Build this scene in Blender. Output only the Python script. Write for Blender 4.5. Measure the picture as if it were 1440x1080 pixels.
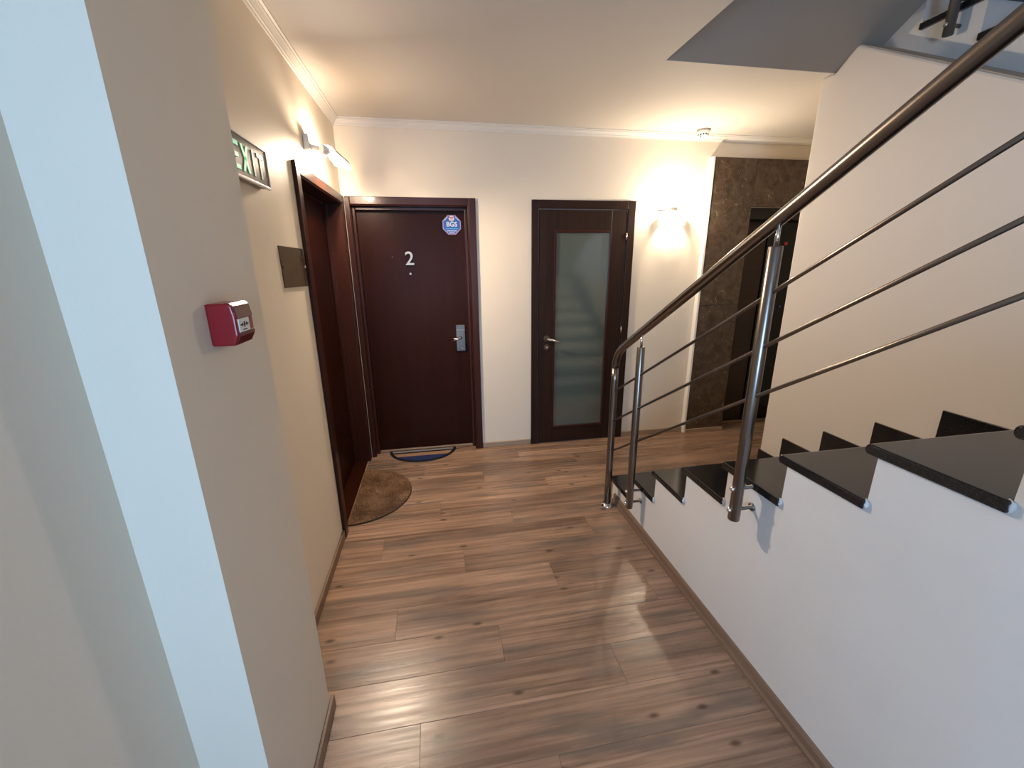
import bpy, bmesh, math, random
from mathutils import Vector, Matrix
random.seed(7)
C = bpy.context.scene.collection
for o in list(bpy.data.objects): bpy.data.objects.remove(o)

# ------------------------------------------------------------------ camera
cd = bpy.data.cameras.new('camera'); cam = bpy.data.objects.new('camera', cd); C.objects.link(cam)
YAW, PIT, ROLL, FPX, H = 0.1752, -0.2796, -0.0100, 588.4, 1.6235
cd.sensor_width = 36; cd.sensor_fit = 'HORIZONTAL'; cd.lens = FPX/1440*36; cd.clip_start = .02
fw = Vector((math.sin(YAW)*math.cos(PIT), math.cos(YAW)*math.cos(PIT), math.sin(PIT)))
rt0 = Vector((math.cos(YAW), -math.sin(YAW), 0)); up0 = rt0.cross(fw)
rt = rt0*math.cos(ROLL)+up0*math.sin(ROLL); up = up0*math.cos(ROLL)-rt0*math.sin(ROLL)
M3 = Matrix((rt, up, -fw)).transposed().to_4x4(); M3.translation = Vector((0, 0, H)); cam.matrix_world = M3
bpy.context.scene.camera = cam

# ------------------------------------------------------------------ world, lights, exposure
sc = bpy.context.scene
sc.view_settings.view_transform = 'Standard'; sc.view_settings.look = 'None'
sc.view_settings.gamma = 1; sc.view_settings.use_curve_mapping = False
sc.view_settings.exposure = 0.0
w = bpy.data.worlds.new('world'); sc.world = w; w.use_nodes = True
w.node_tree.nodes['Background'].inputs[0].default_value = (.55, .72, 1, 1)
w.node_tree.nodes['Background'].inputs[1].default_value = 0.35
def area(name, loc, rot, sx, sy, power, col):
    l = bpy.data.lights.new(name, 'AREA'); l.shape = 'RECTANGLE'; l.size = sx; l.size_y = sy
    l.energy = power; l.color = col
    o = bpy.data.objects.new(name, l); C.objects.link(o); o.location = loc; o.rotation_euler = rot; return o
def point(name, loc, power, col, r=.02):
    l = bpy.data.lights.new(name, 'POINT'); l.energy = power; l.color = col; l.shadow_soft_size = r
    o = bpy.data.objects.new(name, l); C.objects.link(o); o.location = loc; return o
WARM = (1, .80, .60)
area('window_daylight', (-.18, -2.18, 1.55), (math.radians(90), 0, 0), .74, 1.3, 95, (.36, .62, 1))      # window behind the camera
area('landing_fill', (2.3, -1.72, 3.3), (math.radians(90), 0, 0), 1.3, 1.1, 2, (.90, .94, 1))    # added fill for the upper stairwell; the landing wall has no window
L_LEFT = (-.580, 2.80, 2.237)
point('left_lamp_light', L_LEFT, 30, WARM, .018)
point('left_lamp_glow', (-.517, 2.875, 2.197), 16, WARM, .03)
ld_ = bpy.data.lights.new('left_lamp_downlight', 'SPOT'); ld_.energy = 112; ld_.color = WARM; ld_.shadow_soft_size = .03; ld_.spot_size = math.radians(140); ld_.spot_blend = .7
sl = bpy.data.objects.new('left_lamp_downlight', ld_); C.objects.link(sl); sl.location = (-.515, 2.86, 2.195)
sl.rotation_euler = Vector((1.6, -.6, -1.65)).to_track_quat('-Z', 'Y').to_euler()
point('right_lamp_light', (2.03, 3.400, 2.03), 31, (1, .84, .64), .025)
point('upper_lamp_light', (2.03, 3.6, 4.7), 120, WARM, .04)

# ------------------------------------------------------------------ materials
def mat(name, col, rough=.5, metal=0, spec=.5, coat=0, emis=None, es=0, bump=None, var=None, tr=0, ior=1.45):
    m = bpy.data.materials.new(name); m.use_nodes = True; nt = m.node_tree; b = nt.nodes['Principled BSDF']
    b.inputs['Base Color'].default_value = (*col, 1); b.inputs['Roughness'].default_value = rough
    b.inputs['Metallic'].default_value = metal; b.inputs['Specular IOR Level'].default_value = spec
    b.inputs['Coat Weight'].default_value = coat; b.inputs['Coat Roughness'].default_value = .08
    b.inputs['Transmission Weight'].default_value = tr; b.inputs['IOR'].default_value = ior
    if emis: b.inputs['Emission Color'].default_value = (*emis, 1); b.inputs['Emission Strength'].default_value = es
    g = nt.nodes.new('ShaderNodeNewGeometry')
    if bump:
        n = nt.nodes.new('ShaderNodeTexNoise'); n.inputs['Scale'].default_value = bump[0]; n.inputs['Detail'].default_value = 4
        bp = nt.nodes.new('ShaderNodeBump'); bp.inputs['Strength'].default_value = bump[1]; bp.inputs['Distance'].default_value = bump[2]
        nt.links.new(g.outputs['Position'], n.inputs['Vector']); nt.links.new(n.outputs['Fac'], bp.inputs['Height'])
        nt.links.new(bp.outputs['Normal'], b.inputs['Normal'])
    if var:   # (scale vector, second colour, low, high)
        mp = nt.nodes.new('ShaderNodeMapping'); mp.inputs['Scale'].default_value = var[0]
        n = nt.nodes.new('ShaderNodeTexNoise'); n.inputs['Scale'].default_value = 1; n.inputs['Detail'].default_value = 6
        cr = nt.nodes.new('ShaderNodeValToRGB'); cr.color_ramp.elements[0].position = var[2]; cr.color_ramp.elements[1].position = var[3]
        cr.color_ramp.elements[0].color = (*col, 1); cr.color_ramp.elements[1].color = (*var[1], 1)
        nt.links.new(g.outputs['Position'], mp.inputs['Vector']); nt.links.new(mp.outputs[0], n.inputs['Vector'])
        nt.links.new(n.outputs['Fac'], cr.inputs['Fac']); nt.links.new(cr.outputs['Color'], b.inputs['Base Color'])
    return m
WALL = mat('cream_paint', (.73, .645, .525), .55, spec=.3, bump=(60, .12, .004), var=((1.2,)*3, (.76, .67, .545), .35, .7))
WALLW = mat('white_stair_paint', (.64, .625, .605), .5, spec=.3, bump=(9, .3, .012), var=((2,)*3, (.69, .675, .65), .35, .7))
WALLR = mat('stairwell_paint', (.66, .605, .55), .6, spec=.25, bump=(50, .12, .004))
CEIL = mat('ceiling_paint', (.66, .61, .55), .7, spec=.2, bump=(30, .1, .003))
SOFF = mat('taupe_soffit', (.39, .345, .295), .6, spec=.25, bump=(30, .1, .003))  # taupe, darker than the ceiling, for the stair underside and wall ledge
CROWN = mat('crown_plaster', (.74, .69, .62), .5, spec=.3)
MAHOG = mat('mahogany_varnish', (.033, .0090, .0050), .30, spec=.25, coat=.12, var=((30, 30, 1.6), (.044, .0125, .0072), .3, .75))
MAHD = mat('dark_door_varnish', (.021, .0052, .0022), .36, spec=.08, coat=.0, var=((14, 14, .8), (.027, .0070, .0034), .3, .75))
WENGE = mat('wenge_veneer', (.018, .0080, .0050), .38, spec=.25, var=((60, 60, 2.5), (.030, .013, .008), .3, .75))
GRAN = mat('black_granite', (.010, .010, .011), .10, spec=.6, var=((220,)*3, (.028, .028, .030), .5, .8))
STEEL = mat('brushed_steel', (.235, .205, .185), .28, metal=1)
STEELD = mat('satin_steel', (.20, .185, .165), .48, metal=1)
CHROME = mat('bright_chrome', (.85, .83, .80), .12, metal=1)
BRASS = mat('aged_brass', (.115, .078, .045), .45, metal=.6, bump=(35, .2, .002), var=((14,)*3, (.085, .058, .035), .35, .7))
BRASSL = mat('polished_brass', (.62, .50, .34), .25, metal=1)
BRASSN = mat('dull_brass', (.36, .25, .17), .38, metal=1)
WHITE = mat('white_plastic', (.80, .78, .74), .35, spec=.5)
WTRIM = mat('white_edge_trim', (.86, .83, .76), .4)
GREY = mat('grey_plastic', (.32, .30, .28), .4)
DGREY = mat('dark_grey_plastic', (.05, .047, .043), .4)
BLACK = mat('black_rubber', (.008, .008, .010), .45)
RED = mat('red_plastic', (.235, .006, .010), .28, spec=.4, coat=.15)
REDT = mat('smoked_red_plastic', (.11, .010, .013), .2, spec=.5)
REDD = mat('dark_red_plastic', (.12, .005, .007), .3)
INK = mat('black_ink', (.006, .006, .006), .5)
PAPER = mat('white_print', (.78, .77, .74), .5)
GLASSF = mat('frosted_grey_glass', (.070, .096, .087), .10, spec=1.0, ior=1.75)
BGLASS = mat('black_glass', (.003, .004, .004), .10, spec=.3)
ELEV = mat('dark_bronze_steel', (.030, .018, .012), .35, metal=.3, var=((2, 2, 90), (.020, .012, .008), .3, .7))
NAVY = mat('navy_mat', (.008, .016, .075), .75)
GREYM = mat('grey_mat_reflection', (.22, .20, .20), .5)  # reflection on the glossy mat, painted as a grey band
TANM = mat('tan_mat_stripe', (.27, .15, .09), .7)
EXITF = mat('exit_face', (.085, .072, .060), .25, spec=.4)
EXITL = mat('exit_letters', (.06, .42, .23), .4, emis=(.12, .85, .45), es=.38)
EXITL2 = mat('exit_letters_pale', (.26, .42, .33), .4, emis=(.3, .7, .5), es=.04)  # paler green with a weaker glow, for the I and T
BULB = mat('bulb_glow', (1, .9, .75), .4, emis=(1, .86, .66), es=16)
SHADEG = mat('glowing_shade_glass', (.95, .92, .85), .3, emis=(1, .88, .70), es=5)
BLUES = mat('sticker_blue', (.012, .10, .42), .35)
LILAC = mat('sticker_border', (.42, .30, .50), .35)
STRED = mat('sticker_red', (.55, .03, .05), .35)
SKYB = mat('sticker_light_blue', (.12, .42, .70), .35)
LEDR = mat('indicator_red', (.22, .01, .01), .4, emis=(1, .05, .03), es=.08)
LEDB = mat('button_blue', (.02, .02, .10), .3, emis=(.12, .12, .6), es=.04)
BBROWN = mat('baseboard_wood', (.155, .098, .066), .35, var=((3, 3, 60), (.20, .13, .09), .3, .7))
BBLITE = mat('baseboard_light_wood', (.30, .22, .155), .4, var=((3, 3, 60), (.36, .27, .19), .3, .7))

def coir():
    m = mat('coir', (.155, .088, .036), .95, spec=.1); nt = m.node_tree; b = nt.nodes['Principled BSDF']
    g = nt.nodes.new('ShaderNodeNewGeometry')
    n = nt.nodes.new('ShaderNodeTexNoise'); n.inputs['Scale'].default_value = 170
    n2 = nt.nodes.new('ShaderNodeTexNoise'); n2.inputs['Scale'].default_value = 7; n2.inputs['Detail'].default_value = 5
    a = nt.nodes.new('ShaderNodeMath'); a.operation = 'MULTIPLY'
    nt.links.new(g.outputs['Position'], n.inputs['Vector']); nt.links.new(g.outputs['Position'], n2.inputs['Vector'])
    nt.links.new(n.outputs['Fac'], a.inputs[0]); nt.links.new(n2.outputs['Fac'], a.inputs[1])
    cr = nt.nodes.new('ShaderNodeValToRGB'); cr.color_ramp.elements[0].position = .14; cr.color_ramp.elements[1].position = .38
    cr.color_ramp.elements[0].color = (.20, .092, .040, 1); cr.color_ramp.elements[1].color = (.66, .37, .175, 1)
    nt.links.new(a.outputs[0], cr.inputs['Fac']); nt.links.new(cr.outputs['Color'], b.inputs['Base Color'])
    return m
COIR = coir(); COIRB = mat('dark_coir_backing', (.045, .024, .012), .9)

def marble():
    m = mat('brown_marble', (.06, .04, .026), .16, spec=.5); nt = m.node_tree; b = nt.nodes['Principled BSDF']
    g = nt.nodes.new('ShaderNodeNewGeometry'); oi = nt.nodes.new('ShaderNodeObjectInfo')
    sc_ = nt.nodes.new('ShaderNodeVectorMath'); sc_.operation = 'ADD'
    nt.links.new(g.outputs['Position'], sc_.inputs[0])
    mul = nt.nodes.new('ShaderNodeMath'); mul.operation = 'MULTIPLY'; mul.inputs[1].default_value = 9
    nt.links.new(oi.outputs['Random'], mul.inputs[0]); nt.links.new(mul.outputs[0], sc_.inputs[1])
    n = nt.nodes.new('ShaderNodeTexNoise'); n.inputs['Scale'].default_value = 15; n.inputs['Detail'].default_value = 9; n.inputs['Distortion'].default_value = .8
    nt.links.new(sc_.outputs[0], n.inputs['Vector'])
    cr = nt.nodes.new('ShaderNodeValToRGB'); e = cr.color_ramp.elements
    e[0].position = .30; e[0].color = (.050, .032, .020, 1); e[1].position = .72; e[1].color = (.110, .076, .050, 1)
    nt.links.new(n.outputs['Fac'], cr.inputs['Fac'])
    v = nt.nodes.new('ShaderNodeTexNoise'); v.inputs['Scale'].default_value = 22; v.inputs['Detail'].default_value = 8; v.inputs['Roughness'].default_value = .72; v.inputs['Distortion'].default_value = 1.6
    nt.links.new(sc_.outputs[0], v.inputs['Vector'])
    c2 = nt.nodes.new('ShaderNodeValToRGB'); e = c2.color_ramp.elements
    e[0].position = .60; e[0].color = (0, 0, 0, 1); e[1].position = .68; e[1].color = (1, 1, 1, 1)
    nt.links.new(v.outputs['Fac'], c2.inputs['Fac'])
    mx = nt.nodes.new('ShaderNodeMix'); mx.data_type = 'RGBA'
    nt.links.new(c2.outputs['Color'], mx.inputs['Factor']); nt.links.new(cr.outputs['Color'], mx.inputs['A'])
    mx.inputs['B'].default_value = (.30, .24, .18, 1); nt.links.new(mx.outputs['Result'], b.inputs['Base Color'])
    return m
MARB = marble()

def plankmat():
    m = mat('laminate_oak', (.25, .15, .1), .3, spec=.45); nt = m.node_tree; b = nt.nodes['Principled BSDF']; L = nt.links.new
    g = nt.nodes.new('ShaderNodeNewGeometry'); oi = nt.nodes.new('ShaderNodeObjectInfo')
    mul = nt.nodes.new('ShaderNodeMath'); mul.operation = 'MULTIPLY'; mul.inputs[1].default_value = 37
    L(oi.outputs['Random'], mul.inputs[0])
    ad = nt.nodes.new('ShaderNodeVectorMath'); ad.operation = 'ADD'; L(g.outputs['Position'], ad.inputs[0]); L(mul.outputs[0], ad.inputs[1])
    def noise(scale, detail=6, rough=.6, dist=0, sc=1):
        mp = nt.nodes.new('ShaderNodeMapping'); mp.inputs['Scale'].default_value = scale; L(ad.outputs[0], mp.inputs['Vector'])
        n = nt.nodes.new('ShaderNodeTexNoise'); n.inputs['Scale'].default_value = sc; n.inputs['Detail'].default_value = detail
        n.inputs['Roughness'].default_value = rough; n.inputs['Distortion'].default_value = dist; L(mp.outputs[0], n.inputs['Vector']); return n.outputs['Fac']
    def ramp(f, p0, c0, p1, c1, mid=None):
        cr = nt.nodes.new('ShaderNodeValToRGB'); e = cr.color_ramp.elements
        e[0].position = p0; e[0].color = (*c0, 1); e[1].position = p1; e[1].color = (*c1, 1)
        if mid: x = e.new(mid[0]); x.color = (*mid[1], 1)
        L(f, cr.inputs['Fac']); return cr.outputs['Color']
    def mix(f, a, bb, mode='MIX'):
        mx = nt.nodes.new('ShaderNodeMix'); mx.data_type = 'RGBA'; mx.blend_type = mode
        if isinstance(f, float): mx.inputs['Factor'].default_value = f
        else: L(f, mx.inputs['Factor'])
        for s, v in (('A', a), ('B', bb)):
            if isinstance(v, tuple): mx.inputs[s].default_value = (*v, 1)
            else: L(v, mx.inputs[s])
        return mx.outputs['Result']
    base = ramp(noise((1.0, 6, 1), 4, .55, .4), .30, (.165, .104, .073), .72, (.385, .246, .170), (.5, (.285, .180, .124)))
    fine = ramp(noise((1.0, 42, 1), 8, .68, .5), .30, (.50, .48, .46), .66, (1.16, 1.15, 1.14))
    col = mix(1.0, base, fine, 'MULTIPLY')
    # cathedral grain: distorted bands along the board
    wv = nt.nodes.new('ShaderNodeTexWave'); wv.wave_type = 'BANDS'; wv.bands_direction = 'Y'
    mp = nt.nodes.new('ShaderNodeMapping'); mp.inputs['Scale'].default_value = (.55, 9, 1); L(ad.outputs[0], mp.inputs['Vector'])
    wv.inputs['Scale'].default_value = .9; wv.inputs['Distortion'].default_value = 7; wv.inputs['Detail'].default_value = 3; wv.inputs['Detail Scale'].default_value = 1.2
    L(mp.outputs[0], wv.inputs['Vector'])
    gr = ramp(wv.outputs['Fac'], .02, (.60, .57, .55), .22, (1, 1, 1))
    msk = ramp(noise((.9, 3.5, 1), 2), .46, (0, 0, 0), .60, (.75, .75, .75))
    col = mix(msk, col, mix(1.0, col, gr, 'MULTIPLY'))
    # greyish streaks
    gs = ramp(noise((1.4, 9, 1), 3, .5, .2, 1.3), .50, (0, 0, 0), .70, (.72, .72, .72))
    col = mix(gs, col, (.115, .092, .075))
    # knots
    vo = nt.nodes.new('ShaderNodeTexVoronoi'); mpv = nt.nodes.new('ShaderNodeMapping'); mpv.inputs['Scale'].default_value = (2.1, 4.6, 1)
    L(ad.outputs[0], mpv.inputs['Vector']); L(mpv.outputs[0], vo.inputs['Vector']); vo.inputs['Scale'].default_value = 1; vo.voronoi_dimensions = '2D'
    kn = ramp(vo.outputs['Distance'], .018, (.85, .85, .85), .062, (0, 0, 0))
    col = mix(kn, col, (.055, .030, .018))
    # board to board tone
    tone = nt.nodes.new('ShaderNodeMapRange'); tone.inputs['To Min'].default_value = .93; tone.inputs['To Max'].default_value = 1.06
    L(oi.outputs['Random'], tone.inputs['Value'])
    hs = nt.nodes.new('ShaderNodeHueSaturation'); L(col, hs.inputs['Color']); L(tone.outputs[0], hs.inputs['Value'])
    L(hs.outputs['Color'], b.inputs['Base Color'])
    rr = ramp(noise((2, 40, 1), 5), .3, (.36, .36, .36), .7, (.22, .22, .22)); L(rr, b.inputs['Roughness'])
    bp = nt.nodes.new('ShaderNodeBump'); bp.inputs['Strength'].default_value = .22; bp.inputs['Distance'].default_value = .0015
    L(fine, bp.inputs['Height']); L(bp.outputs['Normal'], b.inputs['Normal'])
    return m
PLANK = plankmat()

# ------------------------------------------------------------------ helpers
def BM(): return bmesh.new()
def box(bm, x0, y0, z0, x1, y1, z1):
    v = [bm.verts.new(p) for p in ((x0,y0,z0),(x1,y0,z0),(x1,y1,z0),(x0,y1,z0),(x0,y0,z1),(x1,y0,z1),(x1,y1,z1),(x0,y1,z1))]
    for f in ((3,2,1,0),(4,5,6,7),(0,1,5,4),(1,2,6,5),(2,3,7,6),(3,0,4,7)): bm.faces.new([v[i] for i in f])
    return bm
def Box(*a): return box(BM(), *a)
def prism(bm, pts, axis, a, b):
    """pts: 2D outline; extruded along axis from a to b. axis x: pts=(y,z); y: (x,z); z: (x,y)"""
    def P(p, t): return {'x': (t, p[0], p[1]), 'y': (p[0], t, p[1]), 'z': (p[0], p[1], t)}[axis]
    A = [bm.verts.new(P(p, a)) for p in pts]; B = [bm.verts.new(P(p, b)) for p in pts]
    n = len(pts); bm.faces.new(A[::-1]); bm.faces.new(B)
    for i in range(n): bm.faces.new((A[i], A[(i+1) % n], B[(i+1) % n], B[i]))
    bmesh.ops.recalc_face_normals(bm, faces=bm.faces[:]); return bm
def tube(bm, path, r, seg=16, cap=True):
    path = [Vector(p) for p in path]; rings = []; n = None
    for i, p in enumerate(path):
        t = (path[min(i+1, len(path)-1)]-path[max(i-1, 0)]).normalized()
        if n is None: n = t.orthogonal().normalized()
        n = (n-t*n.dot(t)).normalized(); b = t.cross(n)
        rr = r[i] if isinstance(r, (list, tuple)) else r
        rings.append([bm.verts.new(p+(n*math.cos(2*math.pi*k/seg)+b*math.sin(2*math.pi*k/seg))*rr) for k in range(seg)])
    for A, B in zip(rings, rings[1:]):
        for k in range(seg): f = bm.faces.new((A[k], A[(k+1) % seg], B[(k+1) % seg], B[k])); f.smooth = True
    if cap: bm.faces.new(rings[0][::-1]); bm.faces.new(rings[-1])
    return bm
def sphere(bm, c, r, sx=1, sy=1, sz=1, u=20, v=12):
    bmesh.ops.create_uvsphere(bm, u_segments=u, v_segments=v, radius=r, matrix=Matrix.Translation(c) @ Matrix.Diagonal((sx, sy, sz, 1)))
    for f in bm.faces: f.smooth = True
    return bm
def wloc(p):
    v = Vector((0, 0, 0))
    while p: v += p.location; p = p.parent
    return v
def obj(name, bm, m, parent=None, bevel=0, seg=2):
    bmesh.ops.recalc_face_normals(bm, faces=bm.faces[:])
    xs = [v.co for v in bm.verts]
    lo = Vector([min(v[i] for v in xs) for i in range(3)]); hi = Vector([max(v[i] for v in xs) for i in range(3)])
    o0 = Vector(((lo.x+hi.x)/2, (lo.y+hi.y)/2, lo.z))
    for v in bm.verts: v.co -= o0
    me = bpy.data.meshes.new(name); bm.to_mesh(me); bm.free(); me.materials.append(m)
    o = bpy.data.objects.new(name, me); C.objects.link(o)
    o.location = o0-(wloc(parent) if parent else Vector((0, 0, 0)))
    if parent: o.parent = parent
    if bevel:
        b = o.modifiers.new('bevel', 'BEVEL'); b.width = bevel; b.segments = seg; b.limit_method = 'ANGLE'; b.angle_limit = math.radians(40)
    return o
def tag(o, label=None, cat=None, group=None, kind=None):
    for k, v in (('label', label), ('category', cat), ('group', group), ('kind', kind)):
        if v: o[k] = v
    return o
def thing(name, loc, label=None, cat=None, group=None, kind=None):
    o = bpy.data.objects.new(name, None); o.empty_display_size = .1; C.objects.link(o); o.location = loc
    return tag(o, label, cat, group, kind)
def struct(name, bm, m, label, cat, parent=None, bevel=0):
    return tag(obj(name, bm, m, parent, bevel), label, cat, kind='structure')
def text(name, s, size, depth, m, parent, mtx, align='CENTER', bold=0, sx=1):
    c = bpy.data.curves.new(name, 'FONT'); c.body = s; c.size = size; c.extrude = depth; c.align_x = align; c.align_y = 'CENTER'; c.offset = bold
    t = bpy.data.objects.new('tmp', c); C.objects.link(t); bpy.context.view_layer.update()
    me = bpy.data.meshes.new_from_object(t.evaluated_get(bpy.context.evaluated_depsgraph_get()))
    bpy.data.objects.remove(t); bpy.data.curves.remove(c)
    bm = BM(); bm.from_mesh(me); bpy.data.meshes.remove(me)
    for v in bm.verts: v.co.x *= sx
    bm.transform(mtx); return obj(name, bm, m, parent)
def onback(x, y, z):   # text plane facing -y
    return Matrix.Translation((x, y, z)) @ Matrix.Rotation(math.radians(90), 4, 'X')
def onleft(x, y, z):   # text plane facing +x, reading towards +y
    return Matrix.Translation((x, y, z)) @ Matrix.Rotation(math.radians(90), 4, 'Z') @ Matrix.Rotation(math.radians(90), 4, 'X')

# ------------------------------------------------------------------ key dimensions
D = 3.54; XL = -.649; XN = -.626; XP = -.48; ZC = 2.63
XS = 1.168; XT = 1.153; XR = 2.262; XR2 = 2.48
Y1 = 2.534; G = .2752; R = .1624
NB = .02
# ------------------------------------------------------------------ structure
# left wall with the recess of door 1
bm = BM()
box(bm, -1.0, 1.2, 0, XL, 2.449, ZC); box(bm, -1.0, 3.462, 0, XL, 3.9, ZC); box(bm, -1.0, 2.449, 2.062, XL, 3.462, ZC)
box(bm, -1.0, -2.1, 0, XN, .90, ZC)
WL = struct('wall_left', bm, WALL, 'cream painted left wall with the exit sign and the recessed dark door', 'wall')
WP = struct('wall_pier', Box(-.9, .84, 0, XP, 1.286, ZC), WALL, 'cream wall pier at left whose near side is bluish with daylight', 'wall')
bm = BM()
Z2 = 2.062
box(bm, -1.0, D, Z2, .292, 3.9, ZC); box(bm, .292, D, 0, .863, 3.9, ZC); box(bm, .863, D, 2.05, 1.62, 3.9, ZC)
box(bm, 1.62, D, 0, 2.757, 3.9, ZC); box(bm, 2.757, D, 2.08, 3.9, 3.9, ZC); box(bm, -.9, D, 0, -.60, 3.9, Z2)
WB = struct('wall_back', bm, WALL, 'cream back wall holding the numbered door, the glass door and the marble lift front', 'wall')
WQ = struct('wall_lobby', Box(3.9, 2.2, 0, 4.1, 3.9, ZC), WALL, 'cream end wall of the lift lobby behind the stairs', 'wall')
# wall between the flights
def zl(y): return 2.282+.571*(y-1.482)
bm = prism(BM(), [(2.44, 0), (2.44, ZC), (2.35, ZC), (2.24, zl(2.24)), (1.482, zl(1.482)), (-.1, zl(-.1)), (-.1, 0)], 'x', XR, XR2-.004)
WR = struct('wall_right', bm, WALLR, 'smooth pale wall rising beside the stairs to the upper flight', 'wall', bevel=.012)
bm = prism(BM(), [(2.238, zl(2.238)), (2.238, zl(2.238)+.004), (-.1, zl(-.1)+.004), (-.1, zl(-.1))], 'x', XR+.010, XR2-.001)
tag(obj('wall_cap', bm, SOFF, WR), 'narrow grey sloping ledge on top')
struct('wall_stair_end', Box(XR2, 2.365, 0, 3.9, 2.44, ZC), WALLR, 'wall closing the space under the upper flight towards the lobby', 'wall')
# back of the camera
bm = BM()
box(bm, -1.0, -2.3, 0, -.6, -2.1, ZC); box(bm, .24, -2.3, 0, 1.3, -2.1, ZC); box(bm, -.6, -2.3, 0, .24, -2.1, .85); box(bm, -.6, -2.3, 2.25, .24, -2.1, ZC)
struct('wall_front', bm, WALL, 'wall behind the camera with the daylight window', 'wall')
wn = thing('window_1', (-.18, -2.2, .85), 'white framed window behind the camera', 'window', kind='structure')
bm = BM(); box(bm, -.6, -2.15, .85, -.55, -2.11, 2.25); box(bm, .19, -2.15, .85, .24, -2.11, 2.25); box(bm, -.55, -2.15, 2.20, .19, -2.11, 2.25); box(bm, -.55, -2.15, .85, .19, -2.11, .90); box(bm, -.20, -2.15, .9, -.16, -2.11, 2.2)
obj('window_frame', bm, WHITE, wn)
struct('wall_landing', Box(1.3, -2.0, 0, 3.9, -1.8, 5.4), WALL, 'wall behind the half landing', 'wall')
struct('wall_stairwell', Box(3.7, -1.8, 0, 3.9, 5.0, 5.4), WALLR, 'outer wall of the upper stairwell', 'wall')
struct('wall_upper', Box(-1.0, 5.0, 2.92, 3.9, 5.2, 5.4), WALLR, 'far wall of the floor above', 'wall')
struct('wall_upper_left', Box(-1.0, -2.1, 2.92, -.8, 5.0, 5.4), WALLR, 'left wall of the floor above', 'wall')
# ceiling
OX = 1.245; OY = 2.365
bm = BM(); box(bm, -1.0, -2.3, ZC, OX, 5.2, 2.92); box(bm, OX, OY, ZC, 3.9, 5.2, 2.92)
struct('ceiling', bm, CEIL, 'pale ceiling with the stairwell opening cut at upper right', 'ceiling')
struct('ceiling_upper', Box(-1.0, -2.3, 5.4, 3.9, 5.2, 5.5), CEIL, 'ceiling of the floor above', 'ceiling')
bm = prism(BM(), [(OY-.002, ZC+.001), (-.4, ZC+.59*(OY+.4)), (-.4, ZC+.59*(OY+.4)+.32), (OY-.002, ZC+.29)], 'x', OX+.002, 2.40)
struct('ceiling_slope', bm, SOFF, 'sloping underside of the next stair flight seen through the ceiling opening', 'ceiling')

# crown mouldings
prof = [(0, 0), (.008, 0), (.010, .006), (.016, .010), (.016, .014), (.030, .028), (.036, .032), (.036, .037), (.046, .040), (.046, .047), (0, .047)]
bm = BM()
bm2 = prism(BM(), [(XL+a, ZC-.047+b) for a, b in prof], 'y', 1.296, D)
struct('trim_1', bm2, CROWN, 'white crown moulding along the top of the left wall', 'moulding')
struct('trim_2', prism(BM(), [(D-a, ZC-.047+b) for a, b in prof], 'x', XL, 3.9), CROWN, 'white crown moulding along the top of the back wall', 'moulding')
struct('trim_3', prism(BM(), [(XP+a, ZC-.047+b) for a, b in prof], 'y', .84, 1.296), CROWN, 'white crown moulding on the left pier', 'moulding')

# baseboards
def bb(name, x0, y0, x1, y1, h, m, lab): return struct(name, Box(x0, y0, 0, x1, y1, h), m, lab, 'baseboard', bevel=.004)
bb('baseboard_left', XL, 1.296, XL+.014, 2.384, .055, BBROWN, 'brown baseboard at the foot of the far left wall')
bb('baseboard_pier', XP, .82, XP+.014, 1.31, .055, BBROWN, 'brown baseboard at the foot of the left pier')
bb('baseboard_near_left', XN, -2.1, XN+.014, .84, .055, BBROWN, 'brown baseboard beside the camera')
bb('baseboard_back', .349, D-.014, .797, D, .05, BBLITE, 'pale wood baseboard between the two doors')
bb('baseboard_back_right', 1.692, D-.014, 2.334, D, .05, BBLITE, 'pale wood baseboard under the right wall lamp')
bm = prism(BM(), [(XS-.020, 0), (XS-.020, .012), (XS-.013, .022), (XS-.013, .050), (XS-.008, .060), (XS, .062), (XS, 0)], 'y', .3, 2.46)
struct('baseboard_stairs', bm, BBROWN, 'brown baseboard along the foot of the white stair wall', 'baseboard')

# floor and planks
fl = struct('floor', Box(-1.0, -2.3, -.06, 3.9, 3.9, -.010), BLACK, 'oak laminate plank floor running across the hallway', 'floor')
PW = .19; PL = 1.285; y = 1.18-PW*17; row = 0
def plank(x0, x1, y0, y1):
    if x1-x0 < .03 or y1-y0 < .02: return
    bm = BM(); g = .0003; c = .0011; cx_ = .0005; z = 0.0
    lo = [bm.verts.new(p) for p in ((x0+g, y0+g, -.01), (x1-g, y0+g, -.01), (x1-g, y1-g, -.01), (x0+g, y1-g, -.01))]
    md = [bm.verts.new(p) for p in ((x0+g, y0+g, z-c*.6), (x1-g, y0+g, z-c*.6), (x1-g, y1-g, z-c*.6), (x0+g, y1-g, z-c*.6))]
    tp = [bm.verts.new(p) for p in ((x0+g+cx_, y0+g+c, z), (x1-g-cx_, y0+g+c, z), (x1-g-cx_, y1-g-c, z), (x0+g+cx_, y1-g-c, z))]
    for A, B in ((lo, md), (md, tp)):
        for k in range(4): bm.faces.new((A[k], A[(k+1) % 4], B[(k+1) % 4], B[k]))
    bm.faces.new(tp); obj('floor_plank', bm, PLANK, fl)
while y < 3.78:
    y1 = min(y+PW, 3.78); y0 = max(y, -2.1); x = -1.6-(row*.47) % PL-.02
    while x < 3.9:
        a, b = max(x, -.78), min(x+PL, 3.9)
        if y0 < Y1-.05 and y1 < Y1+.02: b = min(b, XS+.01)
        if y0 < y1 and b > a: plank(a, b, y0, y1)
        x += PL
    y += PW; row += 1

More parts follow.
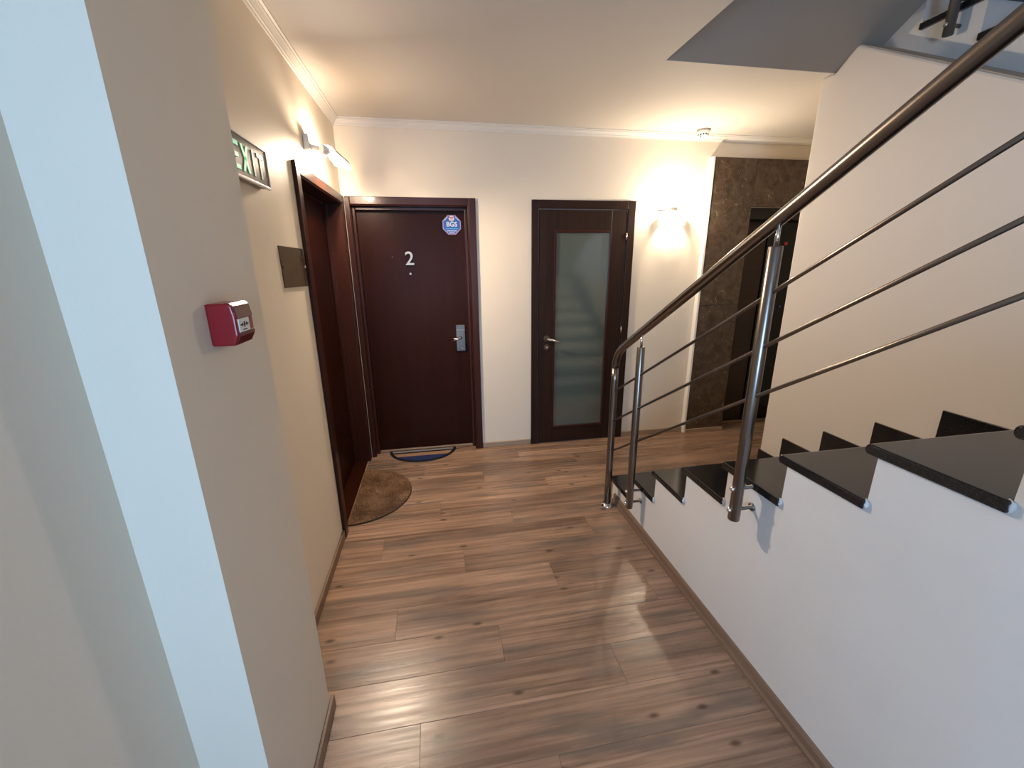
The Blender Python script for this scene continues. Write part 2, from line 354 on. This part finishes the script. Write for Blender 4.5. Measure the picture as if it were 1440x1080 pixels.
# marble surround of the lift
ms = thing('trim_4', (3.1, 3.51, 0), 'polished brown marble cladding framing the lift door', 'cladding', kind='structure')
for a in ((2.352, 0.0, 2.752, 1.24), (2.352, 1.243, 2.752, 2.462), (2.755, 2.083, 3.325, 2.462), (3.328, 2.083, 3.9, 2.462)):
    obj('marble_slab', Box(a[0], 3.495, a[1], a[2], D, a[3]), MARB, ms, bevel=.0015)
obj('edge_strip', Box(2.334, 3.490, 0, 2.351, D, 2.464), WTRIM, ms)
bm = BM(); box(bm, 2.352, 3.482, 0, 2.752, 3.4945, .035); tag(obj('marble_foot', bm, BBLITE, ms), 'pale wooden strip at the foot of the marble')

# lift door
ld = thing('door_4', (3.25, 3.66, 0), 'dark lift door recessed in the brown marble surround', 'lift door', kind='structure')
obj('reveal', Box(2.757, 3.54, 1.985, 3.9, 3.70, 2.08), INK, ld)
obj('side_reveal', Box(2.74, 3.54, 0, 2.757, 3.70, 2.08), MARB, ld)
bm = BM(); box(bm, 2.757, 3.70, 0, 3.12, 3.73, 1.985); obj('door_panel', bm, ELEV, ld, bevel=.003)
bm = BM(); box(bm, 3.124, 3.69, 0, 3.9, 3.72, 1.985); tag(obj('glass_panel', bm, BGLASS, ld, bevel=.003), 'black glass panel with a red indicator')
obj('floor_indicator', Box(3.31, 3.684, 1.770, 3.345, 3.69, 1.80), LEDR, ld, bevel=.004)
bm = tube(BM(), [(3.37, 3.69, 1.19), (3.37, 3.682, 1.19)], .014); obj('call_button', bm, LEDB, ld)
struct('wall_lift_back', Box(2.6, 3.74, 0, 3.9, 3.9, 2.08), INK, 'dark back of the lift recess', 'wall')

# ------------------------------------------------------------------ doors
def casing(parent, pieces, m, name='casing'):
    for bmx in pieces: obj(name, bmx, m, parent, bevel=.004)
# door 1 (left wall)
d1 = thing('door_1', (XL-.05, 2.95, 0), 'dark mahogany door deep in the left wall beside the coir mat', 'door', kind='structure')
e = .020
casing(d1, [Box(XL, 2.384, 0, XL+e, 2.449, 2.118), Box(XL, 3.462, 0, XL+e, D-.022, 2.118), Box(XL, 2.449, 2.062, XL+e, 3.462, 2.118)], MAHOG)
casing(d1, [Box(XL-.11, 2.449, 0, XL+e-.006, 2.457, 2.062), Box(XL-.11, 3.450, 0, XL+e-.006, 3.462, 2.062), Box(XL-.11, 2.457, 2.054, XL+e-.006, 3.450, 2.062)], MAHOG, 'jamb_lining')
obj('door_leaf', Box(XL-.15, 2.458, .008, XL-.11, 3.449, 2.053), MAHD, d1, bevel=.003)
bm = BM(); box(bm, XL-.11, 3.425, .0, XL-.085, 3.450, 2.054); obj('door_stop', bm, MAHOG, d1, bevel=.003)
obj('threshold', Box(XL-.11, 2.46, .0, XL-.006, 3.449, .006), MAHD, d1)
bm = tube(BM(), [(XL-.11, 2.53, 1.02), (XL-.055, 2.53, 1.02), (XL-.05, 2.54, 1.02), (XL-.05, 2.64, 1.02)], .009); tag(obj('handle', bm, CHROME, d1), 'chrome lever handle')
# door 2 (numbered)
LY = 3.64
d2 = thing('door_2', (-.15, 3.60, 0), 'dark mahogany door numbered 2 with a round blue sticker', 'door', kind='structure')
casing(d2, [Box(XL+.022, D-e, 0, -.590, D, 2.118), Box(.292, D-e, 0, .348, D, 2.118), Box(-.590, D-e, 2.062, .292, D, 2.118)], MAHOG)
casing(d2, [Box(-.602, D-e+.006, 0, -.590, LY, 2.062), Box(.284, D-e+.006, 0, .292, LY, 2.062), Box(-.59, D-e+.006, 2.054, .284, LY, 2.062)], MAHOG, 'jamb_lining')
casing(d2, [Box(.262, 3.585, 0, .284, LY, 2.054), Box(-.590, 3.585, 0, -.568, LY, 2.054), Box(-.568, 3.585, 2.030, .262, LY, 2.054)], MAHOG, 'door_stop')
leaf = obj('door_leaf', Box(-.588, LY, .010, .282, LY+.045, 2.052), MAHD, d2, bevel=.003)
obj('threshold', Box(-.588, LY-.012, 0, .282, LY+.01, .008), BBLITE, d2)
N2 = text('door_number', '2', .150, .005, BRASSN, d2, onback(-.190, LY-.012, 1.668), bold=.001)
tag(N2, 'raised brass number 2')
bm = BM(); tube(bm, [(-.180, LY, 1.70), (-.180, LY-.014, 1.70)], .003); tube(bm, [(-.196, LY, 1.63), (-.196, LY-.014, 1.63)], .003); obj('number_pin', bm, BRASSL, d2)
obj('peephole', tube(BM(), [(-.192, LY, 1.553), (-.192, LY-.006, 1.553)], .0085), BRASSN, d2)
obj('door_screw', tube(BM(), [(-.325, LY, 1.685), (-.325, LY-.003, 1.685)], .005), BRASS, d2)
hp = tag(obj('handle_plate', Box(.157, LY-.012, .895, .232, LY, 1.122), STEELD, d2, bevel=.002), 'tall satin steel handle plate')
bm = tube(BM(), [(.192, LY-.012, 1.018), (.192, LY-.052, 1.018), (.186, LY-.062, 1.016), (.168, LY-.064, 1.010), (.094, LY-.064, 1.004)], [.013, .012, .011, .011, .0105]); tag(obj('lever', bm, CHROME, hp), 'bright chrome lever')
bm = BM(); box(bm, .158, LY-.0145, 1.076, .231, LY-.012, 1.082); obj('plate_ridge', bm, CHROME, hp)
obj('lock_cylinder', tube(BM(), [(.205, LY-.012, .918), (.205, LY-.020, .918)], .009), CHROME, hp)
# sticker
def ngon(r, n, cx, cz, y0, y1, rot=0):
    return prism(BM(), [(cx+r*math.cos(rot+2*math.pi*k/n), cz+r*math.sin(rot+2*math.pi*k/n)) for k in range(n)], 'y', y0, y1)
sx, sz = .162, 1.931; q = math.pi/8
st = tag(obj('sticker', ngon(.079, 8, sx, sz, LY-.0008, LY, q), LILAC, d2), 'octagonal blue sticker with white lettering')
obj('sticker_field', ngon(.071, 8, sx, sz, LY-.0013, LY-.0008, q), BLUES, st)
obj('sticker_badge', ngon(.022, 20, sx, sz+.048, LY-.0019, LY-.0013), PAPER, st)
bm = BM(); box(bm, sx-.019, LY-.0023, sz+.054, sx+.016, LY-.0019, sz+.061); box(bm, sx-.014, LY-.0023, sz+.034, sx+.014, LY-.0019, sz+.040); box(bm, sx-.012, LY-.0023, sz+.045, sx+.012, LY-.0019, sz+.049); obj('badge_stripe', bm, STRED, st)
text('sticker_lettering', 'BGS', .050, .0005, PAPER, st, onback(sx, LY-.0026, sz+.003), bold=.0012)
bm = BM(); box(bm, sx-.050, LY-.0018, sz-.032, sx+.050, LY-.0014, sz-.026)
obj('sticker_line', bm, SKYB, st)
bm = BM()
for k in range(9): box(bm, sx-.040+k*.009, LY-.0018, sz-.049, sx-.040+k*.009+.006, LY-.0014, sz-.041)
for k in range(5): box(bm, sx-.022+k*.009, LY-.0018, sz-.061, sx-.022+k*.009+.006, LY-.0014, sz-.055)
for s in (-1, 1):
    prism(bm, [(sx+s*.028, sz+.060), (sx+s*.033, sz+.060), (sx+s*.060, sz+.033), (sx+s*.055, sz+.033)], 'y', LY-.0018, LY-.0014)
obj('sticker_small_print', bm, PAPER, st)

# door 3 (glass)
d3 = thing('door_3', (1.245, 3.53, 0), 'narrow dark wood door with one tall frosted glass pane', 'door', kind='structure')
casing(d3, [Box(.799, D-.022, 0, .858, D, 2.1155), Box(1.626, D-.022, 0, 1.690, D, 2.1155), Box(.858, D-.022, 2.050, 1.626, D, 2.1155)], WENGE)
FY = D-.016
lf = BM(); box(lf, .865, FY, .008, .995, FY+.04, 2.043); box(lf, 1.488, FY, .008, 1.620, FY+.04, 2.043); box(lf, .995, FY, 1.880, 1.488, FY+.04, 2.043); box(lf, .995, FY, .008, 1.488, FY+.04, .148)
lfo = obj('door_leaf', lf, WENGE, d3, bevel=.002)
bd = BM(); box(bd, .992, FY-.006, .145, 1.010, FY+.01, 1.884); box(bd, 1.473, FY-.006, .145, 1.491, FY+.01, 1.884); box(bd, 1.010, FY-.006, 1.866, 1.473, FY+.01, 1.884); box(bd, 1.010, FY-.006, .145, 1.473, FY+.01, .163)
obj('glazing_bead', bd, MAHOG, d3, bevel=.004)
pn = tag(obj('glass_pane', Box(1.0, FY+.010, .15, 1.483, FY+.018, 1.875), GLASSF, d3), 'tall frosted grey-green glass pane mirroring the stairs')
obj('handle_rosette', tube(BM(), [(.935, FY, .992), (.935, FY-.010, .992)], .027, 24), BRASS, d3)
bm = tube(BM(), [(.935, FY-.008, .992), (.935, FY-.045, .992), (.942, FY-.056, .991), (.965, FY-.058, .986), (1.045, FY-.056, .964)], [.011, .010, .010, .010, .008]); tag(obj('lever', bm, CHROME, d3), 'bright curved lever handle')
kr = obj('key_rosette', tube(BM(), [(.935, FY, .915), (.935, FY-.008, .915)], .024, 24), BRASS, d3)
obj('key_cylinder', tube(BM(), [(.935, FY-.008, .915), (.935, FY-.014, .915)], .010), CHROME, kr)
for z in (1.836, 1.046, .30): obj('hinge', tube(BM(), [(1.621, FY-.006, z-.028), (1.621, FY-.006, z+.028)], .006, 12), CHROME, d3)

# ------------------------------------------------------------------ lower stairs
stair = thing('staircase', (1.7, 2.5, 0), 'lower stair flight with black granite treads and white risers beside the hallway', 'staircase')
pts = [(Y1-.03, 0), (Y1-.03, R-.03)]
NS = 9
for k in range(1, NS+1):
    yk = Y1-.03-k*G
    pts.append((yk, k*R-.03))
    if k < NS: pts.append((yk, (k+1)*R-.03))
pts += [(Y1-.03-NS*G-1.6, NS*R-.03), (Y1-.03-NS*G-1.6, 0)]
obj('stringer', prism(BM(), pts, 'x', XS, XR-.0005), WALLW, stair)
for k in range(1, NS+1):
    y0 = Y1-k*G-.002; y1 = Y1-(k-1)*G; z = k*R
    # granite slab with half round nosing at the far (front) edge and rounded free side
    prof = [(y0-.030, z), (y0-.030, z-.03), (y1-.010, z-.03)]+[(y1-.012+.012*math.cos(a), z-.015+.015*math.sin(a)) for a in [math.radians(t) for t in (-60, -30, 0, 30, 60)]]+[(y1-.012, z)]
    if k == NS: prof[0] = (y0-1.6, z); prof[1] = (y0-1.6, z-.03)
    obj('tread', prism(BM(), prof, 'x', XT, XR-.001), GRAN, stair, bevel=.005)
    # stepped skirting on the wall side
    if k < NS:
        prism_pts = [(y1-.006, z), (y1-.006, z+.149), (y0-.028, z+.149), (y0-.028, z)]
        if k == 1: prism_pts = [(2.44, z), (2.44, z+.149), (y0-.028, z+.149), (y0-.028, z)]
        obj('skirting', prism(BM(), prism_pts, 'x', XR-.013, XR-.0005), GRAN, stair, bevel=.001)
# patches of white filler where the treads meet the stair wall
for k in range(1, 8):
    y0 = Y1-k*G-.030; z = k*R-.018
    bm = BM(); rnd = random.Random(k)
    bmesh.ops.create_icosphere(bm, subdivisions=3, radius=.010, matrix=Matrix.Translation((XS-.004, y0+.002, z+.004)) @ Matrix.Diagonal((.75, 1.0, 1.5, 1)))
    for v in bm.verts: v.co += Vector((rnd.uniform(-1, 1), rnd.uniform(-1, 1), rnd.uniform(-1, 1)))*.0018
    for f in bm.faces: f.smooth = True
    obj('filler_patch', bm, WALLW, stair)

# ------------------------------------------------------------------ upper stairs
ust = thing('staircase', (3.0, 2.0, 2.92), 'upper stair flight glimpsed above the pale wall at top right', 'staircase')
Yb = 2.08-8*G
def uy(j): return Yb+(j-1)*G
pts = []
for j in range(1, 10):
    z = NS*R+j*R-.03
    pts += [(uy(j)+.03, z-R), (uy(j)+.03, z)]
pts += [(2.36, 2.92-.03), (2.36, 2.60), (2.2, 2.55), (uy(1)+.03, 1.2)]
obj('stringer', prism(BM(), pts, 'x', XR2, 3.699), WALLW, ust)
for j in range(1, 10):
    z = NS*R+j*R; y0 = uy(j); y1 = uy(j+1)+.028 if j < 9 else 2.36
    prof = [(y1, z), (y1, z-.03), (y0+.01, z-.03)]+[(y0+.012-.012*math.cos(a), z-.015+.015*math.sin(a)) for a in [math.radians(t) for t in (-60, -30, 0, 30, 60)]]+[(y0+.012, z)]
    obj('tread', prism(BM(), prof, 'x', XR2-.018, 3.698), GRAN, ust, bevel=.004)

# ------------------------------------------------------------------ railings
RX = 1.093
rl = thing('stair_railing', (RX, 2.42, 0), 'brushed steel stair railing with round handrail, three bars and side-fixed posts', 'railing')
def hz(y): return 1.077+(2.423-y)*.578
ypost = [2.10, 1.25, .40]
# handrail with bend into the newel
pth = [(RX, 2.418, .02)]+[(RX, 2.418, z) for z in (.3, .6, .9, .985)]
c0 = Vector((RX, 2.418, .985)); d = Vector((0, -1, .578)).normalized(); top = Vector((RX, 2.418, 1.075))
for t in (.15, .3, .45, .6, .75, .9, 1.0):
    a = c0; b = Vector((RX, 2.418, 1.078)); c = Vector((RX, 2.315, hz(2.315)))
    pth.append(tuple(a*(1-t)**2+b*2*t*(1-t)+c*t*t))
newel = pth[:5]; hand = pth[4:]+[(RX, y, hz(y)) for y in (2.2, 1.6, 1.0, .4, -.3)]
obj('newel_post', tube(BM(), newel, .0225, 24), STEEL, rl)
obj('handrail', tube(BM(), hand, .0225, 24), STEEL, rl)
bm = tube(BM(), [(RX, 2.418, 0), (RX, 2.418, .006), (RX, 2.418, .014), (RX, 2.418, .022)], [.045, .044, .034, .024], 24); tag(obj('floor_flange', bm, CHROME, rl), 'shiny round floor flange')
for y in ypost:
    zb = hz(y)-1.085 if y > 2 else hz(y)-1.097
    po = obj('post', tube(BM(), [(RX, y, zb), (RX, y, zb+.002), (RX, y, hz(y)-.088), (RX, y, hz(y)-.084)], [.0205, .0215, .0215, .019], 20), STEEL, rl)
    obj('post_pin', tube(BM(), [(RX, y, hz(y)-.086), (RX, y, hz(y)-.02)], .007, 12), CHROME, po)
    for dz in (.045, .135):
        if y > 2: dz = dz*.85
        bm = tube(BM(), [(RX+.015, y, zb+dz), (XS-.006, y, zb+dz), (XS-.005, y, zb+dz), (XS+.002, y, zb+dz)], [.0075, .0075, .016, .016], 14)
        obj('wall_bracket', bm, STEELD, po)
        bm = tube(BM(), [(RX-.018, y, zb+dz), (RX-.026, y, zb+dz), (RX-.032, y, zb+dz), (RX-.034, y, zb+dz)], [.008, .0105, .007, .003], 14)
        obj('bolt_head', bm, CHROME, po)
for z1, z0 in ((.897, 1.844), (.695, 1.672), (.484, 1.512)):
    sl = (z0-z1)/(2.30-.692)
    obj('rail_bar', tube(BM(), [(RX, 2.41, z1-.11*sl), (RX, -.3, z1+(2.30+.3)*sl)], .0065, 12), STEEL, rl)
# upper railing
UX = 2.425
ur = thing('stair_railing', (UX, 1.95, 2.6), 'steel railing of the upper flight fixed to its side above the pale wall', 'railing')
def uz(y): return 1.4616+R+(y-Yb)*R/G
for y in (1.93, 1.11):
    zb = uz(y)-.205
    po = obj('post', tube(BM(), [(UX, y, zb), (UX, y, uz(y)+.80)], .0205, 16), STEELD, ur)
    for dz in (.04, .145):
        obj('wall_bracket', tube(BM(), [(UX+.015, y, zb+dz), (XR2+.002, y, zb+dz)], .008, 12), STEELD, po)
        obj('bolt_head', tube(BM(), [(UX-.018, y, zb+dz), (UX-.028, y, zb+dz), (UX-.032, y, zb+dz)], [.008, .0095, .004], 12), CHROME, po)
obj('handrail', tube(BM(), [(UX, .7, uz(.7)+.88), (UX, 2.0, uz(2.0)+.88)], .0225, 20), STEEL, ur)
for h in (.25, .45, .65): obj('rail_bar', tube(BM(), [(UX, .7, uz(.7)+h), (UX, 2.0, uz(2.0)+h)], .0065, 10), STEEL, ur)

# ------------------------------------------------------------------ exit sign
ex = thing('exit_sign', (XL, 1.78, 1.90), 'green lettered exit sign in a thin pale frame on the left wall', 'sign')
ey0, ey1, ez0, ez1, xf = 1.585, 1.940, 1.910, 2.053, XL+.036
obj('housing', Box(XL, ey0+.004, ez0+.004, xf-.008, ey1-.004, ez1-.004), GREY, ex, bevel=.003)
obj('sign_face', Box(xf-.008, ey0+.008, ez0+.008, xf-.003, ey1-.008, ez1-.008), EXITF, ex)
bm = BM(); t = .009
box(bm, xf-.010, ey0, ez0, xf, ey1, ez0+t); box(bm, xf-.010, ey0, ez1-t, xf, ey1, ez1); box(bm, xf-.010, ey0, ez0+t, xf, ey0+t, ez1-t); box(bm, xf-.010, ey1-t*.7, ez0+t, xf, ey1, ez1-t)
obj('sign_frame', bm, WHITE, ex, bevel=.0015)
def letter(name, quads, m):
    bm = BM()
    for qd in quads: prism(bm, qd, 'x', xf-.003, xf-.0015)
    obj(name, bm, m, ex)
def rc(y0, z0, y1, z1): return [(y0, z0), (y1, z0), (y1, z1), (y0, z1)]
lz0, lz1 = 1.936, 2.022; s = .014
y = 1.630; letter('letter_e', [rc(y, lz0, y+s, lz1), rc(y+s, lz0, y+.052, lz0+s), rc(y+s, (lz0+lz1)/2-s/2, y+.046, (lz0+lz1)/2+s/2), rc(y+s, lz1-s, y+.052, lz1)], EXITL)
y = 1.700; letter('letter_x', [[(y, lz0), (y+.016, lz0), (y+.062, lz1), (y+.046, lz1)], [(y, lz1), (y+.046, lz0), (y+.062, lz0), (y+.016, lz1)]], EXITL)
y = 1.793; letter('letter_i', [rc(y, lz0, y+s, lz1)], EXITL2)
y = 1.838; letter('letter_t', [rc(y+.021, lz0, y+.021+s, lz1-s), rc(y, lz1-s, y+.056, lz1)], EXITL2)
for yy in (1.62, 1.89): obj('fixing_clip', Box(XL, yy, ez1-.004, XL+.012, yy+.014, ez1+.008), GREY, ex, bevel=.002)

# ------------------------------------------------------------------ fire alarm call point on the pier
fa = thing('fire_alarm', (XP, 1.03, 1.455), 'red fire alarm break-glass box on the left pier', 'alarm')
ay0, ay1, az0, az1, ax = .990, 1.078, 1.457, 1.548, XP+.055
prof = [(XP, az0), (XP, az1), (ax-.012, az1), (ax-.004, az1-.004), (ax, az1-.030), (ax, az0+.022), (ax-.010, az0)]
obj('housing', prism(BM(), prof, 'y', ay0, ay1), RED, fa, bevel=.004, seg=3)
obj('back_plate', Box(XP, ay0+.002, az0+.002, XP+.004, ay1-.002, az1-.002), REDD, fa)
obj('cover', prism(BM(), [(ax-.020, az1+.001), (ax-.010, az1+.0005), (ax-.002, az1-.006), (ax+.003, az1-.033), (ax-.020, az1-.033)], 'y', ay0+.006, ay1-.004), REDT, fa, bevel=.001)
obj('lower_panel', prism(BM(), [(ax-.014, az0+.0015), (ax-.008, az0+.001), (ax+.002, az0+.020), (ax+.002, az0+.028), (ax-.014, az0+.028)], 'y', ay0+.006, ay1-.004), REDD, fa, bevel=.001)
gp = tag(obj('break_glass', Box(ax, ay0+.010, az0+.028, ax+.0015, ay1-.026, az1-.034), PAPER, fa), 'white press panel with black arrows')
yc = (ay0+.010+ay1-.026)/2; zc = (az0+.028+az1-.034)/2+.001
bm = BM()
prism(bm, [(yc-.012, zc+.005), (yc-.012, zc-.005), (yc-.005, zc)], 'x', ax+.0015, ax+.002); box(bm, ax+.0015, yc-.020, zc-.0015, ax+.002, yc-.012, zc+.0015)
prism(bm, [(yc+.012, zc+.005), (yc+.012, zc-.005), (yc+.005, zc)], 'x', ax+.0015, ax+.002); box(bm, ax+.0015, yc+.012, zc-.0015, ax+.002, yc+.020, zc+.0015)
prism(bm, [(yc+.0035*math.cos(k*math.pi/6), zc+.0065*math.sin(k*math.pi/6)) for k in range(12)], 'x', ax+.0015, ax+.002)
box(bm, ax+.0015, yc-.010, zc-.0125, ax+.002, yc+.010, zc-.010)
obj('press_symbol', bm, INK, gp)

# ------------------------------------------------------------------ brass plate beside door 1
bp_ = thing('brass_plaque', (XL, 2.2, 1.53), 'dark brass plaque on the left wall touching the door frame', 'plaque')
obj('plate', prism(BM(), [(2.018, 1.708), (2.360, 1.706), (2.372, 1.62), (2.372, 1.524), (2.023, 1.531)], 'x', XL, XL+.004), BRASS, bp_)
tag(text('engraved_letter', 'S', .085, .0008, BRASSL, bp_, onleft(XL+.0045, 2.31, 1.655)), 'pale engraved letter')
obj('screw', tube(BM(), [(XL+.004, 2.035, 1.62), (XL+.006, 2.035, 1.62)], .006, 12), INK, bp_)
tag(obj('screw', tube(BM(), [(XL+.004, 2.352, 1.618), (XL+.012, 2.352, 1.618)], [.010, .006], 12), CHROME, bp_), 'shiny screw head')

# ------------------------------------------------------------------ left wall lamp
ll = thing('wall_lamp', (XL, 2.70, 2.19), 'white swivel wall lamp glowing above the dark door on the left wall', 'lamp')
obj('wall_plate', Box(XL, 2.655, 2.222, XL+.030, 2.735, 2.302), WHITE, ll, bevel=.006)
obj('arm', tube(BM(), [(XL+.012, 2.695, 2.245), (XL+.06, 2.695, 2.24), (XL+.085, 2.71, 2.235)], [.020, .012, .012], 14), WHITE, ll)
obj('swivel_joint', tube(BM(), [(-.566, 2.680, 2.235), (-.560, 2.690, 2.235), (-.548, 2.735, 2.234), (-.545, 2.745, 2.234)], [.018, .024, .024, .020], 20), WHITE, ll)
# trough shaped shade: open towards the wall and below
def trough(bm, a, b, w, h, t):
    a, b = Vector(a), Vector(b); ax_ = (b-a).normalized(); out = Vector((1, 0, 0)); out = (out-ax_*out.dot(ax_)).normalized(); upv = out.cross(ax_); 
    if upv.z < 0: upv = -upv
    n = 8; outer = []; inner = []
    for k in range(n+1):
        an = math.radians(2+k*(122/n)); dv = out*math.cos(an)*w+upv*math.sin(an)*h
        outer.append(dv); inner.append(dv*(1-t))
    ring = outer+inner[::-1]
    A = [bm.verts.new(a+d_) for d_ in ring]; B = [bm.verts.new(b+d_) for d_ in ring]
    m = len(ring)
    for k in range(m): bm.faces.new((A[k], A[(k+1) % m], B[(k+1) % m], B[k]))
    for S in (A, B):
        for k in range(n): bm.faces.new((S[k], S[k+1], S[m-2-k], S[m-1-k]))
    return bm
obj('shade', trough(BM(), (-.560, 2.745, 2.227), (-.528, 2.985, 2.213), .060, .046, .08), WHITE, ll)
obj('end_cap', prism(BM(), [(-.565, 2.252), (-.52, 2.262), (-.472, 2.226), (-.464, 2.192), (-.480, 2.186), (-.530, 2.205), (-.565, 2.212)], 'y', 2.985, 2.992), DGREY, ll)
bm = tube(BM(), [(-.543, 2.775, 2.214), (-.543, 2.785, 2.214), (-.540, 2.925, 2.208), (-.539, 2.935, 2.207)], [.005, .009, .009, .005], 14); o = tag(obj('bulb', bm, BULB, ll), 'glowing tube bulb')

# ------------------------------------------------------------------ right wall lamp
rlamp = thing('wall_lamp', (2.03, D, 1.93), 'glass wall lamp glowing brightly between the glass door and the marble', 'lamp')
obj('wall_plate', Box(1.985, D-.012, 1.955, 2.075, D, 2.075), CHROME, rlamp, bevel=.004)
bm = tube(BM(), [(1.875, D-.045, 2.040), (2.165, D-.045, 2.040)], .0055, 10); tube(bm, [(1.876, D-.045, 2.040), (1.876, D-.045, 1.985)], .005, 8); obj('cross_bar', bm, CHROME, rlamp)
bm = tube(BM(), [(2.03, D-.01, 2.02), (2.03, D-.06, 2.02)], .009, 12); obj('arm', bm, CHROME, rlamp)
bm = BM(); n = 10; V = []
for i in range(n+1):
    a = math.pi*i/n
    xx = 2.03-.095*math.cos(a); yy = D-.02-.105*math.sin(a)
    V.append([bm.verts.new((xx, yy, 1.925+.006*math.sin(a*3))), bm.verts.new((2.03-.105*math.cos(a), D-.02-.115*math.sin(a), 1.995))])
for i in range(n): f = bm.faces.new((V[i][0], V[i+1][0], V[i+1][1], V[i][1])); f.smooth = True
o = tag(obj('shade', bm, SHADEG, rlamp), 'glowing glass bowl'); so = o.modifiers.new('solid', 'SOLIDIFY'); so.thickness = .005
obj('bulb', sphere(BM(), (2.03, D-.075, 1.985), .022), BULB, rlamp)

# ------------------------------------------------------------------ smoke detector
sd = thing('smoke_detector', (2.165, 3.41, ZC-.045), 'round white smoke detector on the ceiling near the marble', 'detector')
cx, cy = 2.165, 3.41
obj('base', tube(BM(), [(cx, cy, ZC), (cx, cy, ZC-.010), (cx, cy, ZC-.013)], [.052, .052, .048], 28), GREY, sd)
hd = obj('head', tube(BM(), [(cx, cy, ZC-.013), (cx, cy, ZC-.024), (cx, cy, ZC-.032), (cx, cy, ZC-.046), (cx, cy, ZC-.050)], [.050, .050, .040, .036, .026], 28), WHITE, sd)
for k in range(12):
    a = 2*math.pi*k/12
    bm = Box(-.006, -.0015, ZC-.043, .006, .0015, ZC-.034); bm.transform(Matrix.Translation((cx+.0385*math.cos(a), cy+.0385*math.sin(a), 0)) @ Matrix.Rotation(a+math.pi/2, 4, 'Z'))
    obj('vent_slot', bm, INK, hd)
obj('antenna', tube(BM(), [(cx-.035, cy-.03, ZC-.04), (cx-.042, cy-.035, ZC-.066)], .003, 8), INK, sd)

# ------------------------------------------------------------------ half round mats
def half(bm, cx, cy, rx, ry, ax, z0, z1, n=36, r0=None):
    """half ellipse; ax 'y': flat side faces +y, bulges to -y; 'x': flat side at -x, bulges to +x"""
    P = []
    for k in range(n+1):
        a = math.pi*k/n
        P.append((cx-rx*math.cos(a), cy-ry*math.sin(a)) if ax == 'y' else (cx+rx*math.sin(a), cy-ry*math.cos(a)))
    return prism(bm, P, 'z', z0, z1)
m1 = thing('doormat', (-.19, 3.48, 0), 'half round black and navy striped doormat at the numbered door', 'doormat')
mcx, mcy, mrx, mry = -.19, 3.605, .295, .262
obj('rubber_base', half(BM(), mcx, mcy, mrx, mry, 'y', .0005, .007), BLACK, m1, bevel=.003)
def stripe(name, t0, t1, m, lab):
    P = []; i = .024; rx_, ry_ = mrx-i, mry-i
    def xw(t): return rx_*math.sqrt(max(0, 1-(t/ry_)**2))
    N = 10; ts = [t0+(t1-t0)*k/N for k in range(N+1)]
    L_ = [(mcx-xw(t), mcy-t) for t in ts]; R_ = [(mcx+xw(t), mcy-t) for t in ts[::-1]]
    pts_ = L_+R_
    if t1 >= ry_-1e-6: pts_ = L_+R_[1:]
    tag(obj(name, prism(BM(), pts_, 'z', .007, .0095), m, m1), lab)
stripe('stripe', .022, .052, GREYM, 'grey band painted as a reflection')
stripe('stripe', .082, .142, TANM, 'tan stripe')
stripe('stripe', .150, mry-.024, NAVY, 'navy blue segment')
m2 = thing('doormat', (-.5, 2.88, 0), 'half round brown coir doormat at the left dark door', 'doormat')
ccx, ccy, crx, cry = -.645, 2.885, .385, .385
obj('mat_base', half(BM(), ccx, ccy, crx, cry, 'x', .0005, .010, 48), COIRB, m2, bevel=.002)
bm = BM(); rnd = random.Random(3)
verts = []; faces = []
while len(faces) < 30000:
    u, v = rnd.uniform(0, 1), rnd.uniform(-1, 1)
    if u*u+v*v > 1: continue
    x = ccx+u*(crx-.006); y = ccy+v*(cry-.006); hgt = rnd.uniform(.003, .008); a = rnd.uniform(0, 2*math.pi); wd = .0013
    tx, ty = rnd.uniform(-.005, .005), rnd.uniform(-.005, .005); i = len(verts)
    verts += [(x-wd*math.cos(a), y-wd*math.sin(a), .009), (x+wd*math.cos(a), y+wd*math.sin(a), .009), (x+tx, y+ty, .010+hgt)]
    faces.append((i, i+1, i+2))
me = bpy.data.meshes.new('coir_pile'); me.from_pydata([(a-ccx, b-ccy, c) for a, b, c in verts], [], faces); me.materials.append(COIR)
cp = bpy.data.objects.new('coir_pile', me); C.objects.link(cp); cp.parent = m2; cp.location = Vector((ccx, ccy, 0))-m2.location; tag(cp, 'short brown coir fibres', kind='stuff')
